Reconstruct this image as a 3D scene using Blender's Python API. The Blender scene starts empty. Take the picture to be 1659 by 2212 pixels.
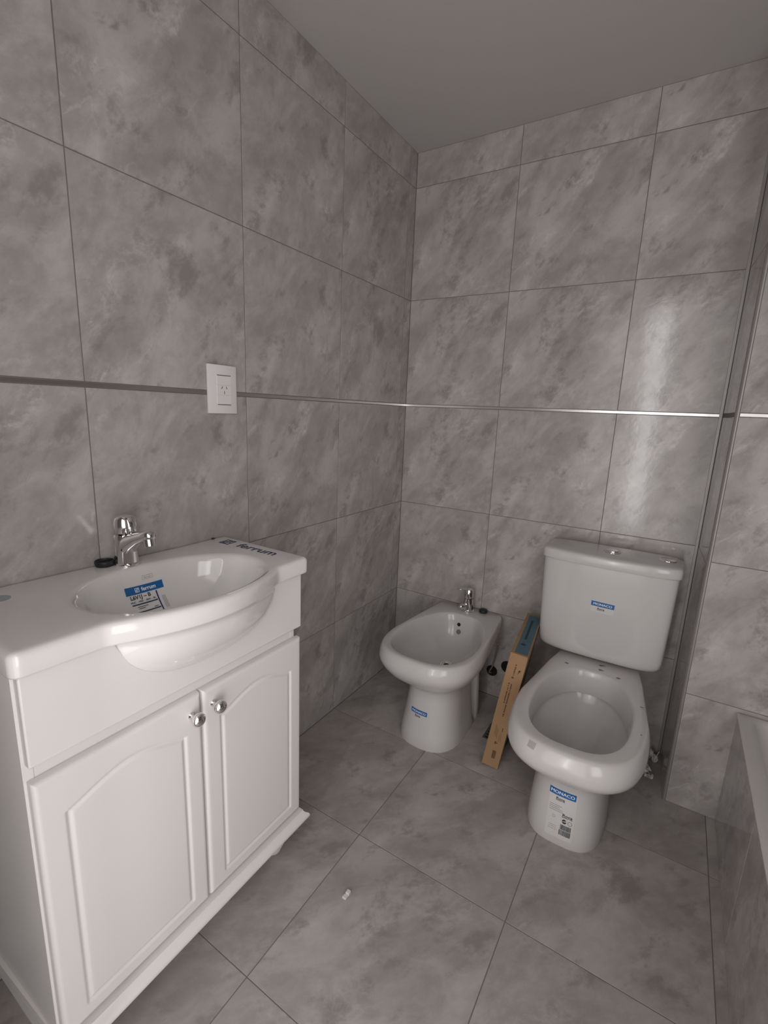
import bpy, bmesh, math, random
from mathutils import Vector, Matrix
from mathutils.bvhtree import BVHTree
random.seed(7)
PI = math.pi
scene = bpy.context.scene
col = scene.collection

# ------------------------------------------------------------------ camera
cam_d = bpy.data.cameras.new('camera')
cam_d.sensor_fit = 'VERTICAL'; cam_d.sensor_height = 24.0
cam_d.lens = 1023.80 / 2212 * 24.0
cam_d.clip_start = 0.01
cam = bpy.data.objects.new('camera', cam_d); col.objects.link(cam)
cam.location = (1.1027, -1.9553, 1.2621)
cam.rotation_euler = (1.3603, -0.0405, 0.5575)
scene.camera = cam

# ------------------------------------------------------------------ light, world, exposure
scene.view_settings.view_transform = 'Standard'
scene.view_settings.look = 'None'
scene.view_settings.gamma = 1.0
scene.view_settings.use_curve_mapping = False
scene.view_settings.exposure = 0.0
world = bpy.data.worlds.new('world'); scene.world = world; world.use_nodes = True
bg = world.node_tree.nodes['Background']
bg.inputs[0].default_value = (0.85, 0.9, 1.0, 1); bg.inputs[1].default_value = 0.06

def area(name, loc, rot, sx, sy, power, color):
    l = bpy.data.lights.new(name, 'AREA'); l.shape = 'RECTANGLE'; l.size = sx; l.size_y = sy
    l.energy = power; l.color = color
    o = bpy.data.objects.new(name, l); o.location = loc; o.rotation_euler = rot; col.objects.link(o)
    return o
# daylight arriving through the hallway: a wide soft window and a tall bright gap
area('doorway_daylight', (.875, -2.02, 1.08), (PI/2, 0, 0), .85, 2.0, 9, (1.0, 0.965, 0.955))
area('hallway_glass_door_light', (2.0, -2.36, 1.15), (PI/2, 0, math.atan2(.85, .53)), .85, 2.0, 19, (1.0, 0.965, 0.955))
area('hallway_window_gap_light', (0.82, -2.83, 1.25), (PI/2, 0, 0), 0.07, 1.9, 6.0, (1.0, 0.98, 0.98))

# ------------------------------------------------------------------ materials
def nt(m):
    m.use_nodes = True
    return m.node_tree, m.node_tree.nodes['Principled BSDF']
def mat(name, c, rough=0.5, metal=0.0, bump=0.0, bscale=200, coat=0.0, var=0.0, vscale=8):
    m = bpy.data.materials.new(name); t, b = nt(m)
    b.inputs['Base Color'].default_value = (*c, 1); b.inputs['Roughness'].default_value = rough
    b.inputs['Metallic'].default_value = metal; b.inputs['Coat Weight'].default_value = coat
    tc = t.nodes.new('ShaderNodeTexCoord')
    n = t.nodes.new('ShaderNodeTexNoise'); n.inputs['Scale'].default_value = vscale; n.inputs['Detail'].default_value = 4
    t.links.new(tc.outputs['Object'], n.inputs['Vector'])
    mx = t.nodes.new('ShaderNodeMix'); mx.data_type = 'RGBA'
    mx.inputs[6].default_value = (*[x*(1-var) for x in c], 1); mx.inputs[7].default_value = (*[min(1, x*(1+var)) for x in c], 1)
    t.links.new(n.outputs['Fac'], mx.inputs[0]); t.links.new(mx.outputs[2], b.inputs['Base Color'])
    if bump:
        n2 = t.nodes.new('ShaderNodeTexNoise'); n2.inputs['Scale'].default_value = bscale; n2.inputs['Detail'].default_value = 3
        t.links.new(tc.outputs['Object'], n2.inputs['Vector'])
        bp = t.nodes.new('ShaderNodeBump'); bp.inputs['Strength'].default_value = bump; bp.inputs['Distance'].default_value = 0.001
        t.links.new(n2.outputs['Fac'], bp.inputs['Height']); t.links.new(bp.outputs['Normal'], b.inputs['Normal'])
    return m

def tile_mat(name, dark, light, vein, rough, prints=4):
    m = bpy.data.materials.new(name); t, b = nt(m); N = t.nodes; L = t.links
    tc = N.new('ShaderNodeTexCoord'); oi = N.new('ShaderNodeObjectInfo')
    q = N.new('ShaderNodeMath'); q.operation = 'MULTIPLY'; q.inputs[1].default_value = prints; L.new(oi.outputs['Random'], q.inputs[0])
    fl = N.new('ShaderNodeMath'); fl.operation = 'FLOOR'; L.new(q.outputs[0], fl.inputs[0])
    off = N.new('ShaderNodeVectorMath'); off.operation = 'SCALE'; off.inputs[0].default_value = (3.17, 5.31, 1.7); L.new(fl.outputs[0], off.inputs[3])
    rot = N.new('ShaderNodeVectorRotate'); rot.rotation_type = 'Z_AXIS'; rot.inputs['Angle'].default_value = -math.radians(52)
    L.new(tc.outputs['Object'], rot.inputs['Vector'])
    sc = N.new('ShaderNodeVectorMath'); sc.operation = 'MULTIPLY'; sc.inputs[1].default_value = (0.62, 1.2, 1); L.new(rot.outputs[0], sc.inputs[0])
    ad = N.new('ShaderNodeVectorMath'); ad.operation = 'ADD'; L.new(sc.outputs[0], ad.inputs[0]); L.new(off.outputs[0], ad.inputs[1])
    def noise(scale, detail, r, dist, vec):
        n = N.new('ShaderNodeTexNoise'); n.inputs['Scale'].default_value = scale; n.inputs['Detail'].default_value = detail
        n.inputs['Roughness'].default_value = r; n.inputs['Distortion'].default_value = dist; L.new(vec, n.inputs['Vector']); return n.outputs['Fac']
    def rng(s, a, bb, c=0, d=1):
        n = N.new('ShaderNodeMapRange'); n.interpolation_type = 'SMOOTHSTEP'
        for i, v in enumerate((a, bb, c, d)): n.inputs[i+1].default_value = v
        L.new(s, n.inputs[0]); return n.outputs[0]
    def mth(op, a, bb):
        n = N.new('ShaderNodeMath'); n.operation = op
        for i, v in enumerate((a, bb)):
            if isinstance(v, (int, float)): n.inputs[i].default_value = v
            else: L.new(v, n.inputs[i])
        return n.outputs[0]
    # the print has veins gathered in some areas only; ad2 = a finer un-stretched space
    sc2 = N.new('ShaderNodeVectorMath'); sc2.operation = 'MULTIPLY'; sc2.inputs[1].default_value = (0.8, 1.1, 1); L.new(rot.outputs[0], sc2.inputs[0])
    ad2 = N.new('ShaderNodeVectorMath'); ad2.operation = 'ADD'; L.new(sc2.outputs[0], ad2.inputs[0]); L.new(off.outputs[0], ad2.inputs[1])
    big = rng(noise(6.5, 7, .62, .6, ad.outputs[0]), .36, .66)
    fine = rng(noise(17, 8, .68, .2, ad2.outputs[0]), .32, .68)
    tone = mth('ADD', mth('MULTIPLY', big, .64), mth('MULTIPLY', fine, .36))
    dpatch = rng(noise(11, 6, .65, .2, ad2.outputs[0]), .53, .68)
    r1 = mth('ABSOLUTE', mth('SUBTRACT', noise(5.0, 9, .62, .25, ad.outputs[0]), .5), 0)
    ridge = rng(r1, .0, .022, 1, 0)
    r2 = mth('ABSOLUTE', mth('SUBTRACT', noise(6.5, 8, .66, .3, ad2.outputs[0]), .47), 0)
    ridge2 = rng(r2, .0, .03, 1, 0)
    msk = rng(noise(4.6, 3, .5, .4, ad.outputs[0]), .50, .64)
    msk2 = rng(noise(3.9, 3, .5, .2, ad2.outputs[0]), .52, .66)
    cloud = mth('MULTIPLY', rng(noise(14, 9, .7, .25, ad2.outputs[0]), .50, .68), msk)
    v = mth('ADD', mth('MULTIPLY', mth('MULTIPLY', ridge, msk), .26), mth('MULTIPLY', mth('MULTIPLY', ridge2, msk2), .22))
    v = mth('ADD', v, mth('MULTIPLY', cloud, .72)); v = mth('MINIMUM', v, 1.0)
    m1 = N.new('ShaderNodeMix'); m1.data_type = 'RGBA'; m1.inputs[6].default_value = (*dark, 1); m1.inputs[7].default_value = (*light, 1); L.new(tone, m1.inputs[0])
    m0 = N.new('ShaderNodeMix'); m0.data_type = 'RGBA'; m0.inputs[7].default_value = (*[x*.80 for x in dark], 1)
    L.new(mth('MULTIPLY', dpatch, .8), m0.inputs[0]); L.new(m1.outputs[2], m0.inputs[6])
    m2 = N.new('ShaderNodeMix'); m2.data_type = 'RGBA'; m2.inputs[7].default_value = (*vein, 1); L.new(m0.outputs[2], m2.inputs[6]); L.new(v, m2.inputs[0])
    L.new(m2.outputs[2], b.inputs['Base Color'])
    b.inputs['Roughness'].default_value = rough
    bp = N.new('ShaderNodeBump'); bp.inputs['Strength'].default_value = .18; bp.inputs['Distance'].default_value = .0015
    L.new(noise(34, 4, .6, 0, ad2.outputs[0]), bp.inputs['Height']); L.new(bp.outputs['Normal'], b.inputs['Normal'])
    return m

M = {}
M['wall_tile'] = tile_mat('wall_tile', (.30, .276, .266), (.475, .445, .432), (.60, .575, .56), .13)
M['floor_tile'] = tile_mat('floor_tile', (.29, .263, .251), (.445, .412, .396), (.50, .475, .46), .5)
M['grout'] = mat('grout', (.165, .150, .145), .9, bump=.3, var=.15)
M['plaster'] = mat('plaster', (.50, .475, .465), .9, bump=.15, bscale=90, var=.03)
M['hall'] = mat('hall_paint', (.55, .54, .53), .9, var=.03)
M['strip'] = mat('brushed_metal_strip', (.62, .61, .60), .28, 1.0, bump=.1, var=.05)
M['profile'] = mat('grey_corner_profile', (.30, .285, .275), .4, .3, var=.06)
M['ceramic'] = mat('white_ceramic', (.555, .537, .528), .17, bump=.0, coat=.1, var=.015)
M['sink'] = mat('sink_ceramic', (.72, .70, .69), .10, coat=.3, var=.01)
M['lacquer'] = mat('white_lacquer', (.71, .688, .676), .33, bump=.04, bscale=350, var=.01)
M['chrome'] = mat('chrome', (.78, .77, .77), .06, 1.0, var=.02)
M['black'] = mat('black_rubber', (.012, .013, .016), .5, bump=.2, var=.2)
M['hole'] = mat('dark_opening', (.008, .007, .006), .9)
M['blue'] = mat('label_blue', (.012, .12, .34), .35, var=.04)
M['white'] = mat('label_white', (.80, .80, .82), .4, var=.02)
M['clear'] = mat('label_pale', (.60, .585, .578), .15, var=.03)
M['ink'] = mat('black_ink', (.02, .022, .03), .5)
M['navy'] = mat('navy_ink', (.012, .03, .10), .45)
M['greyink'] = mat('grey_ink', (.30, .29, .29), .5)
M['paleprint'] = mat('pale_blue_seal', (.34, .40, .43), .35, var=.1, vscale=120)
M['card'] = mat('cardboard', (.33, .20, .105), .85, bump=.25, bscale=260, var=.10, vscale=14)
M['brownink'] = mat('brown_ink', (.10, .045, .015), .7)
M['teal'] = mat('teal_label', (.055, .13, .165), .45, var=.12)
M['tealink'] = mat('teal_ink', (.012, .03, .04), .5)
M['plastic'] = mat('white_plastic', (.74, .72, .715), .35, bump=.03, var=.01)
M['paper'] = mat('scrap_paper', (.62, .60, .58), .8, bump=.3, var=.08)
M['steel'] = mat('dull_steel', (.22, .21, .20), .45, .8, bump=.3, var=.2, vscale=40)
M['tub'] = mat('tub_enamel', (.55, .53, .51), .30, bump=.1, var=.05)
M['hose'] = mat('braided_hose', (.45, .44, .43), .35, .6, bump=.6, bscale=600)
M['stain'] = mat('brown_smudge', (.20, .17, .155), .8, var=.2, vscale=60)
M['tape'] = mat('pinkish_tape', (.38, .33, .34), .6, var=.05)

# ------------------------------------------------------------------ helpers
def link(name, bm, m, parent=None, smooth=False, angle=None):
    me = bpy.data.meshes.new(name); bm.normal_update(); bm.to_mesh(me); bm.free()
    me.materials.append(m)
    if smooth or angle:
        for p in me.polygons: p.use_smooth = True
        if angle: me.set_sharp_from_angle(angle=math.radians(angle))
    o = bpy.data.objects.new(name, me); col.objects.link(o)
    if parent: attach(o, parent)
    return o
def attach(o, parent):
    o.parent = parent
    o.matrix_parent_inverse = Matrix.Translation(parent.location).inverted() if parent.rotation_euler.to_matrix() == Matrix.Identity(3) else parent.matrix_basis.inverted()
def tag(o, label, cat, group=None):
    o['label'] = label; o['category'] = cat
    if group: o['group'] = group
    return o
def thing(name, loc, label, cat, group=None):
    o = bpy.data.objects.new(name, None); o.location = loc; o.empty_display_size = .05; col.objects.link(o)
    return tag(o, label, cat, group)
def struct(name, bm, m, parent=None):
    o = link(name, bm, m, parent); o['kind'] = 'structure'; return o
def box(bm, x0, x1, y0, y1, z0, z1, bev=0, seg=2):
    vs = [bm.verts.new((x, y, z)) for x in (x0, x1) for y in (y0, y1) for z in (z0, z1)]
    q = lambda *i: bm.faces.new([vs[k] for k in i])
    fs = [q(0, 1, 3, 2), q(4, 6, 7, 5), q(0, 4, 5, 1), q(2, 3, 7, 6), q(0, 2, 6, 4), q(1, 5, 7, 3)]
    if bev:
        es = list({e for f in fs for e in f.edges})
        bmesh.ops.bevel(bm, geom=es, offset=bev, segments=seg, profile=.5, affect='EDGES')
    return bm
def B(*a, **k): return box(bmesh.new(), *a, **k)
def loft(bm, rings, cap0=False, cap1=False, closed=True):
    R_ = [[bm.verts.new(p) for p in r] for r in rings]
    n = len(R_[0])
    for a, b in zip(R_, R_[1:]):
        for i in range(n if closed else n-1):
            j = (i+1) % n
            bm.faces.new((a[i], a[j], b[j], b[i]))
    if cap0: bm.faces.new(list(reversed(R_[0])))
    if cap1: bm.faces.new(R_[-1])
    return R_
def lathe(bm, prof, n=32, c=(0, 0, 0), axis=None):
    rings = []
    mt = Matrix.Identity(3) if axis is None else Vector((0, 0, 1)).rotation_difference(Vector(axis)).to_matrix()
    for r, z in prof:
        rings.append([Vector(c) + mt @ Vector((max(r, 1e-5)*math.cos(2*PI*i/n), max(r, 1e-5)*math.sin(2*PI*i/n), z)) for i in range(n)])
    loft(bm, rings, prof[0][0] > 1e-4, prof[-1][0] > 1e-4)
    return bm
def tube(bm, pts, rad, n=14, sq=None, caps=True):
    pts = [Vector(p) for p in pts]; rings = []; rads = rad if isinstance(rad, (list, tuple)) else [rad]*len(pts)
    up = Vector((0, 0, 1))
    for i, p in enumerate(pts):
        t = (pts[min(i+1, len(pts)-1)] - pts[max(i-1, 0)]).normalized()
        a = t.cross(up)
        a = a.normalized() if a.length > .05 else t.cross(Vector((0, 1, 0))).normalized()
        b = a.cross(t).normalized(); s = sq or 1
        rings.append([p + a*rads[i]*math.cos(2*PI*k/n) + b*rads[i]*s*math.sin(2*PI*k/n) for k in range(n)])
    loft(bm, rings, caps, caps); return bm
def recalc(bm): bmesh.ops.recalc_face_normals(bm, faces=bm.faces); return bm
def sg(x): return (x > 0) - (x < 0)
def sect(cx, yf, yc, yb, w, wb, nf, nb, z, N=80, notch=None):
    out = []
    for i in range(N):
        a = 2*PI*i/N; c, s = math.cos(a), math.sin(a)
        if s <= 0:
            x = w*sg(c)*abs(c)**(2/nf); y = yc-(yc-yf)*abs(s)**(2/nf)
        else:
            k = abs(s)**(2/nb); y = yc+(yb-yc)*k
            sm = k*k*(3-2*k); x = sg(c)*abs(c)**(2/nb)*(w+(wb-w)*sm)
        if notch: x *= notch(y, z)
        out.append(Vector((cx+x, y, z)))
    return out
def crom(P, t):
    n = len(P)-1; f = min(max(t, 0), 1)*n; i = min(int(f), n-1); u = f-i
    g = lambda k: P[min(max(k, 0), n)]
    return [0.5*((2*b)+(-a+c)*u+(2*a-5*b+4*c-d)*u*u+(-a+3*b-3*c+d)*u**3) for a, b, c, d in zip(g(i-1), g(i), g(i+1), g(i+2))]

# flat print laid on a surface by casting it along -n on to the target
class Frame:
    def __init__(s, o, ux, uy, bvh=None, eps=.0005, reach=.06):
        s.reach = reach
        s.o = Vector(o); s.ux = Vector(ux).normalized(); s.uy = Vector(uy).normalized(); s.n = s.ux.cross(s.uy); s.bvh = bvh; s.eps = eps
    def at(s, u, v, lift=0):
        p = s.o+s.ux*u+s.uy*v
        if s.bvh:
            h = s.bvh.ray_cast(p+s.n*s.reach, -s.n)
            if h[0] is not None: return h[0]+s.n*(s.eps+lift)
        return p+s.n*(s.eps+lift)
def bvh_of(*objs):
    vs, fs = [], []
    for o in objs:
        k = len(vs); vs += [o.matrix_basis @ v.co if not o.parent else v.co.copy() for v in o.data.vertices]
        fs += [[k+i for i in p.vertices] for p in o.data.polygons]
    return BVHTree.FromPolygons(vs, fs)
def patch(bm, fr, u0, v0, u1, v1, lift=0, nu=12, nv=4, skew=0):
    g = [[bm.verts.new(fr.at(u0+(u1-u0)*i/nu, v0+(v1-v0)*j/nv, lift)) for i in range(nu+1)] for j in range(nv+1)]
    for j in range(nv):
        for i in range(nu): bm.faces.new((g[j][i], g[j][i+1], g[j+1][i+1], g[j+1][i]))
    return bm
def disc(bm, fr, u, v, r, lift=0, r2=None, a0=0, a1=2*PI, n=20, ry=None):
    pts = [(u+r*math.cos(a0+(a1-a0)*i/n), v+(ry or r)*math.sin(a0+(a1-a0)*i/n)) for i in range(n+1)]
    if r2:
        q = [(u+r2*math.cos(a0+(a1-a0)*i/n), v+r2*math.sin(a0+(a1-a0)*i/n)) for i in range(n+1)]
        A = [bm.verts.new(fr.at(*p, lift)) for p in pts]; C = [bm.verts.new(fr.at(*p, lift)) for p in q]
        for i in range(n): bm.faces.new((A[i], A[i+1], C[i+1], C[i]))
    else:
        if a1-a0 > 6.2: pts = pts[:-1]
        bm.faces.new([bm.verts.new(fr.at(*p, lift)) for p in pts])
    return bm
def text_bm(bm, s, size, fr, u, v, lift=0, bold=0, center=True, sx=1.0, rot=0, shear=0, spacing=1.0):
    if 'M' in s and bold:      # outline offset breaks this glyph: embolden by a doubled impression instead
        for d in (-1, 1): text_bm(bm, s, size, fr, u+d*bold*.5, v, lift+.00003*d, 0, center, sx, rot, shear, spacing)
        return bm
    c = bpy.data.curves.new('t', 'FONT'); c.body = s; c.size = size; c.offset = bold; c.space_character = spacing; c.shear = shear
    c.resolution_u = 3
    o = bpy.data.objects.new('t', c); col.objects.link(o)
    bpy.context.view_layer.update()
    me = bpy.data.meshes.new_from_object(o.evaluated_get(bpy.context.evaluated_depsgraph_get()))
    bpy.data.objects.remove(o); bpy.data.curves.remove(c)
    xs = [w.co.x for w in me.vertices]; ys = [w.co.y for w in me.vertices]
    if not xs: return bm
    cx = (min(xs)+max(xs))/2 if center else min(xs); cy = (min(ys)+max(ys))/2
    cr, sr = math.cos(rot), math.sin(rot); V = []
    for w in me.vertices:
        a, b = (w.co.x-cx)*sx, w.co.y-cy
        V.append(bm.verts.new(fr.at(u+a*cr-b*sr, v+a*sr+b*cr, lift)))
    for p in me.polygons:
        try: bm.faces.new([V[i] for i in p.vertices])
        except ValueError: pass
    bpy.data.meshes.remove(me); return bm

# ------------------------------------------------------------------ tiles
TILE_T = .008; GAP = .0024
_tile_cache = {}
def tile_mesh(w, h, m):
    k = (round(w, 4), round(h, 4), m.name)
    if k not in _tile_cache:
        bm = B(-w/2, w/2, -h/2, h/2, -TILE_T, 0, bev=.0003, seg=1)
        me = bpy.data.meshes.new('tile'); bm.to_mesh(me); bm.free(); me.materials.append(m); _tile_cache[k] = me
    return _tile_cache[k]
# origin: point where local (0,0) sits; ux, uy: in-plane axes; normal = ux x uy points into the room
def tiling(parent, origin, ux, uy, us, vs, m, skip=None):
    ux, uy = Vector(ux), Vector(uy); n = ux.cross(uy)
    rot = Matrix((ux, uy, n)).transposed().to_4x4()
    for a, b in us:
        for c, d in vs:
            w, h = b-a-GAP, d-c-GAP
            if skip and skip((a+b)/2, (c+d)/2): continue
            o = bpy.data.objects.new('tile', tile_mesh(w, h, m)); col.objects.link(o)
            o.parent = parent
            p = Vector(origin)+ux*(a+b)/2+uy*(c+d)/2+n*random.uniform(-.0002, .0002)
            o.matrix_basis = Matrix.Translation(p) @ rot
def spans(*e): return list(zip(e, e[1:]))
def rows(z1, z2): return [(0, z1), (z1, z2), (z2, ZS-.0055), (ZS+.0055, 1.7404), (1.7404, 2.1832), (2.1832, ZC)]
ZS = 1.2914; ZC = 2.3162
XE, XF, YD = 1.2073, 1.2222, -.2493     # recess end, boxed-out corner, depth of the boxing
YR = -1.90; XR = 2.12                   # rear wall face, right wall face
RT = .0006                      # grout face sits this far behind the tile face

floor = struct('floor', B(-.12, 3.4, -3.5, .12, -.1, -RT), M['grout'])
wl = struct('wall_left', B(-.12, -RT, YR-.1, .12, -.1, ZC+.1), M['grout'])
wb = struct('wall_back', B(-.12, XR+.1, RT, .12, -.1, ZC+.1), M['grout'])
bm = B(XE+RT, XR+.1, YD+RT, RT+.02, -.1, ZC+.1)
for v in bm.verts:
    if v.co.x < XE+.05 and v.co.y < YD+.05: v.co.x = XF+RT
wx = struct('wall_boxing', bm, M['grout'])
wr = struct('wall_right', B(XR, XR+.1, YR-.1, .12, -.1, ZC+.1), M['grout'])
struct('ceiling', B(-.12, 3.4, -3.5, .12, ZC, ZC+.1), M['plaster'])
bm = B(-.12, .45, YR-.1, YR, -.1, ZC+.1); box(bm, 2.06, XR+.1, YR-.1, YR, -.1, ZC+.1); box(bm, .45, 2.06, YR-.1, YR, 2.12, ZC+.1)
struct('wall_rear', bm, M['plaster'])
# hallway beyond the open doorway
bm = B(-.22, -.12, -3.5, YR-.1, -.1, ZC+.1); box(bm, -.22, 3.5, -3.6, -3.5, -.1, ZC+.1); box(bm, 3.4, 3.5, -3.5, -1.9, -.1, ZC+.1); box(bm, XR+.1, 3.4, -2.0, -1.9, -.1, ZC+.1)
struct('wall_hallway', bm, M['hall'])

LY = [0, -.056, -.5033, -.9541, -1.4032, -1.8532, -1.9]
tiling(wl, (0, 0, 0), (0, 1, 0), (0, 0, 1), [(b, a) for a, b in spans(*LY)], rows(.4009, .8414), M['wall_tile'])
tiling(wb, (0, 0, 0), (1, 0, 0), (0, 0, 1), spans(.001, .4427, .8885, XE), rows(.4009, .8414), M['wall_tile'])
sd = Vector((XF-XE, YD, 0)); sl = sd.length; sd.normalize()
tiling(wx, (XE, 0, 0), sd, (0, 0, 1), [(.001, sl-.010)], rows(.4009, .8414), M['wall_tile'])
tiling(wx, (0, YD, 0), (1, 0, 0), (0, 0, 1), spans(XF+.010, 1.672, XR), [(0, .4082), (.4082, .852), (.852, ZS-.0055)]+rows(0, 0)[3:], M['wall_tile'])
tiling(wr, (XR, 0, 0), (0, -1, 0), (0, 0, 1), spans(.25, .70, 1.15, 1.60, 1.90), rows(.4009, .8414), M['wall_tile'])
tiling(floor, (0, 0, 0), (1, 0, 0), (0, 1, 0), spans(.001, .4452, .898, 1.348, 1.7, 2.12), [(b, a) for a, b in spans(-.001, -.4972, -.9457, -1.3901, -1.84, -2.29)], M['floor_tile'],
       skip=lambda u, v: u > 1.25 and v > -.249 and False)

# metal listello strips and corner profiles
def trim(n, bm, m): return struct('trim_%d' % n, bm, m)
trim(1, B(-RT, .0022, -1.9, -1.1015, ZS-.0052, ZS+.0052, bev=.0008), M['strip'])
trim(2, B(-RT, .0022, -.996, -.001, ZS-.0048, ZS+.0048, bev=.0008), M['strip'])
trim(3, B(.002, XE-.001, -.0022, RT, ZS-.0050, ZS+.0050, bev=.0008), M['strip'])
trim(4, B(XF+.011, XR, YD-.0022, YD+RT, ZS-.0050, ZS+.0050, bev=.0008), M['strip'])
bm = bmesh.new()          # rounded corner profile of the boxing, full height
prof = []
for i in range(9):
    a = PI + PI/2*i/8
    prof.append((XF+.009+.0095*math.cos(a), YD+.009+.0095*math.sin(a)))
prof += [(XF+.009, YD+.012), (XF+.003, YD+.010)]
loft(bm, [[(x, y, z) for x, y in prof] for z in (0.001, ZC-.001)], True, True)
trim(5, recalc(bm), M['profile'])
trim(6, B(XE-.010, XE-.0005, -.004, .004, 0.001, ZC-.001, bev=.001), M['profile'])

# ------------------------------------------------------------------ bathtub along the right
TX, TZ = 1.3736, .396
tub = thing('bathtub', (TX, YD, 0), 'built-in bathtub with grey tiled side and pale rim at the right edge', 'bathtub')
link('apron', B(TX+RT, TX+.035, -1.89, YD-.001, 0, TZ-.012), M['grout'], tub)
me_t = []
for a, b in spans(YD, -.70, -1.15, -1.60, -1.89):
    o = bpy.data.objects.new('tile', tile_mesh(abs(b-a)-GAP, TZ-.012-GAP, M['wall_tile'])); col.objects.link(o)
    n = Vector((-1, 0, 0)); ux = Vector((0, -1, 0)); uy = Vector((0, 0, 1))
    o.parent = tub; o.matrix_parent_inverse = Matrix.Translation(tub.location).inverted()
    o.matrix_basis = Matrix.Translation((TX, (a+b)/2, (TZ-.012)/2)) @ Matrix((ux, uy, n)).transposed().to_4x4()
def rr(x0, x1, y0, y1, r, z, n=6):
    out = []
    for cx, cy, a0 in ((x1-r, y0+r, -PI/2), (x1-r, y1-r, 0), (x0+r, y1-r, PI/2), (x0+r, y0+r, PI)):
        for i in range(n+1):
            a = a0+PI/2*i/n; out.append(Vector((cx+r*math.cos(a), cy+r*math.sin(a), z)))
    return out
bm = bmesh.new()
x0, x1, y0, y1 = TX-.004, XR-.003, -1.89, YD-.002
loft(bm, [rr(x0+.002, x1, y0, y1, .004, TZ-.012), rr(x0, x1, y0, y1, .004, TZ-.008), rr(x0, x1, y0, y1, .004, TZ-.003), rr(x0+.004, x1-.003, y0+.003, y1-.003, .004, TZ),
          rr(x0+.036, x1-.04, y0+.05, y1-.012, .05, TZ), rr(x0+.042, x1-.046, y0+.056, y1-.018, .05, TZ-.006), rr(x0+.05, x1-.055, y0+.07, y1-.03, .06, TZ-.10),
          rr(x0+.09, x1-.10, y0+.14, y1-.09, .10, TZ-.27), rr(x0+.15, x1-.16, y0+.22, y1-.17, .12, TZ-.315)], False, True)
link('basin', recalc(bm), M['tub'], tub, angle=50)

# ------------------------------------------------------------------ vanity cabinet
CY0, CY1 = -1.698, -1.074; DY0, DY1 = -1.6945, -1.066; ZB = .118
SZT, SZB = .885, .843                                     # washbasin slab top and skirt bottom
BCX, BCY, BAX, BAY, BD, BN = .219, -1.352, .155, .225, .138, 2.4   # outer bowl
van = thing('vanity_cabinet', (.16, -1.388, 0), 'white two-door bathroom vanity cabinet on bun feet against the left wall', 'cabinet')
for y0, y1, zt in ((CY0, CY0+.016, SZB+.0080), (CY1-.016, CY1, SZB-.001)):
    link('side_panel', B(.004, .297, y0, y1, ZB, zt, bev=.0012, seg=1), M['lacquer'], van)
link('bottom_panel', B(.004, .296, CY0+.016, CY1-.016, ZB, ZB+.016), M['lacquer'], van)
link('back_panel', B(.004, .010, CY0+.016, CY1-.016, ZB+.016, .66), M['lacquer'], van)
link('front_rail', B(.280, .2968, CY0+.016, CY1-.016, .635, .715), M['lacquer'], van)
def bowl_z(x, y, g=0):
    r = ((abs(x-BCX)/(BAX+g))**BN+(abs(y-BCY)/(BAY+g))**BN)
    return SZB-(BD+g)*math.sqrt(max(0, 1-r))
bm = bmesh.new()
poly = [(DY0, .692), (DY1, .692), (DY1, SZB-.002)]
ny = 48
ys = [DY1-.0+(DY0-DY1)*i/ny for i in range(ny+1)]
for y in ys[1:-1]:
    z = min(SZB-.002, bowl_z(.315, y, -.0015)); poly.append((y, max(z, .70)+.010*max(0, (-1.20-y)/.5)-.0005))
poly.append((DY0, SZB+.006))
f = bm.faces.new([bm.verts.new((.297, y, z)) for y, z in poly])
r = bmesh.ops.extrude_face_region(bm, geom=[f]); vs = [v for v in r['geom'] if isinstance(v, bmesh.types.BMVert)]
bmesh.ops.translate(bm, verts=vs, vec=(.018, 0, 0)); recalc(bm)
o = link('apron_panel', bm, M['lacquer'], van, angle=30)
md = o.modifiers.new('b', 'BEVEL'); md.width = .003; md.segments = 3; md.limit_method = 'ANGLE'; md.angle_limit = math.radians(50)

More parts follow.
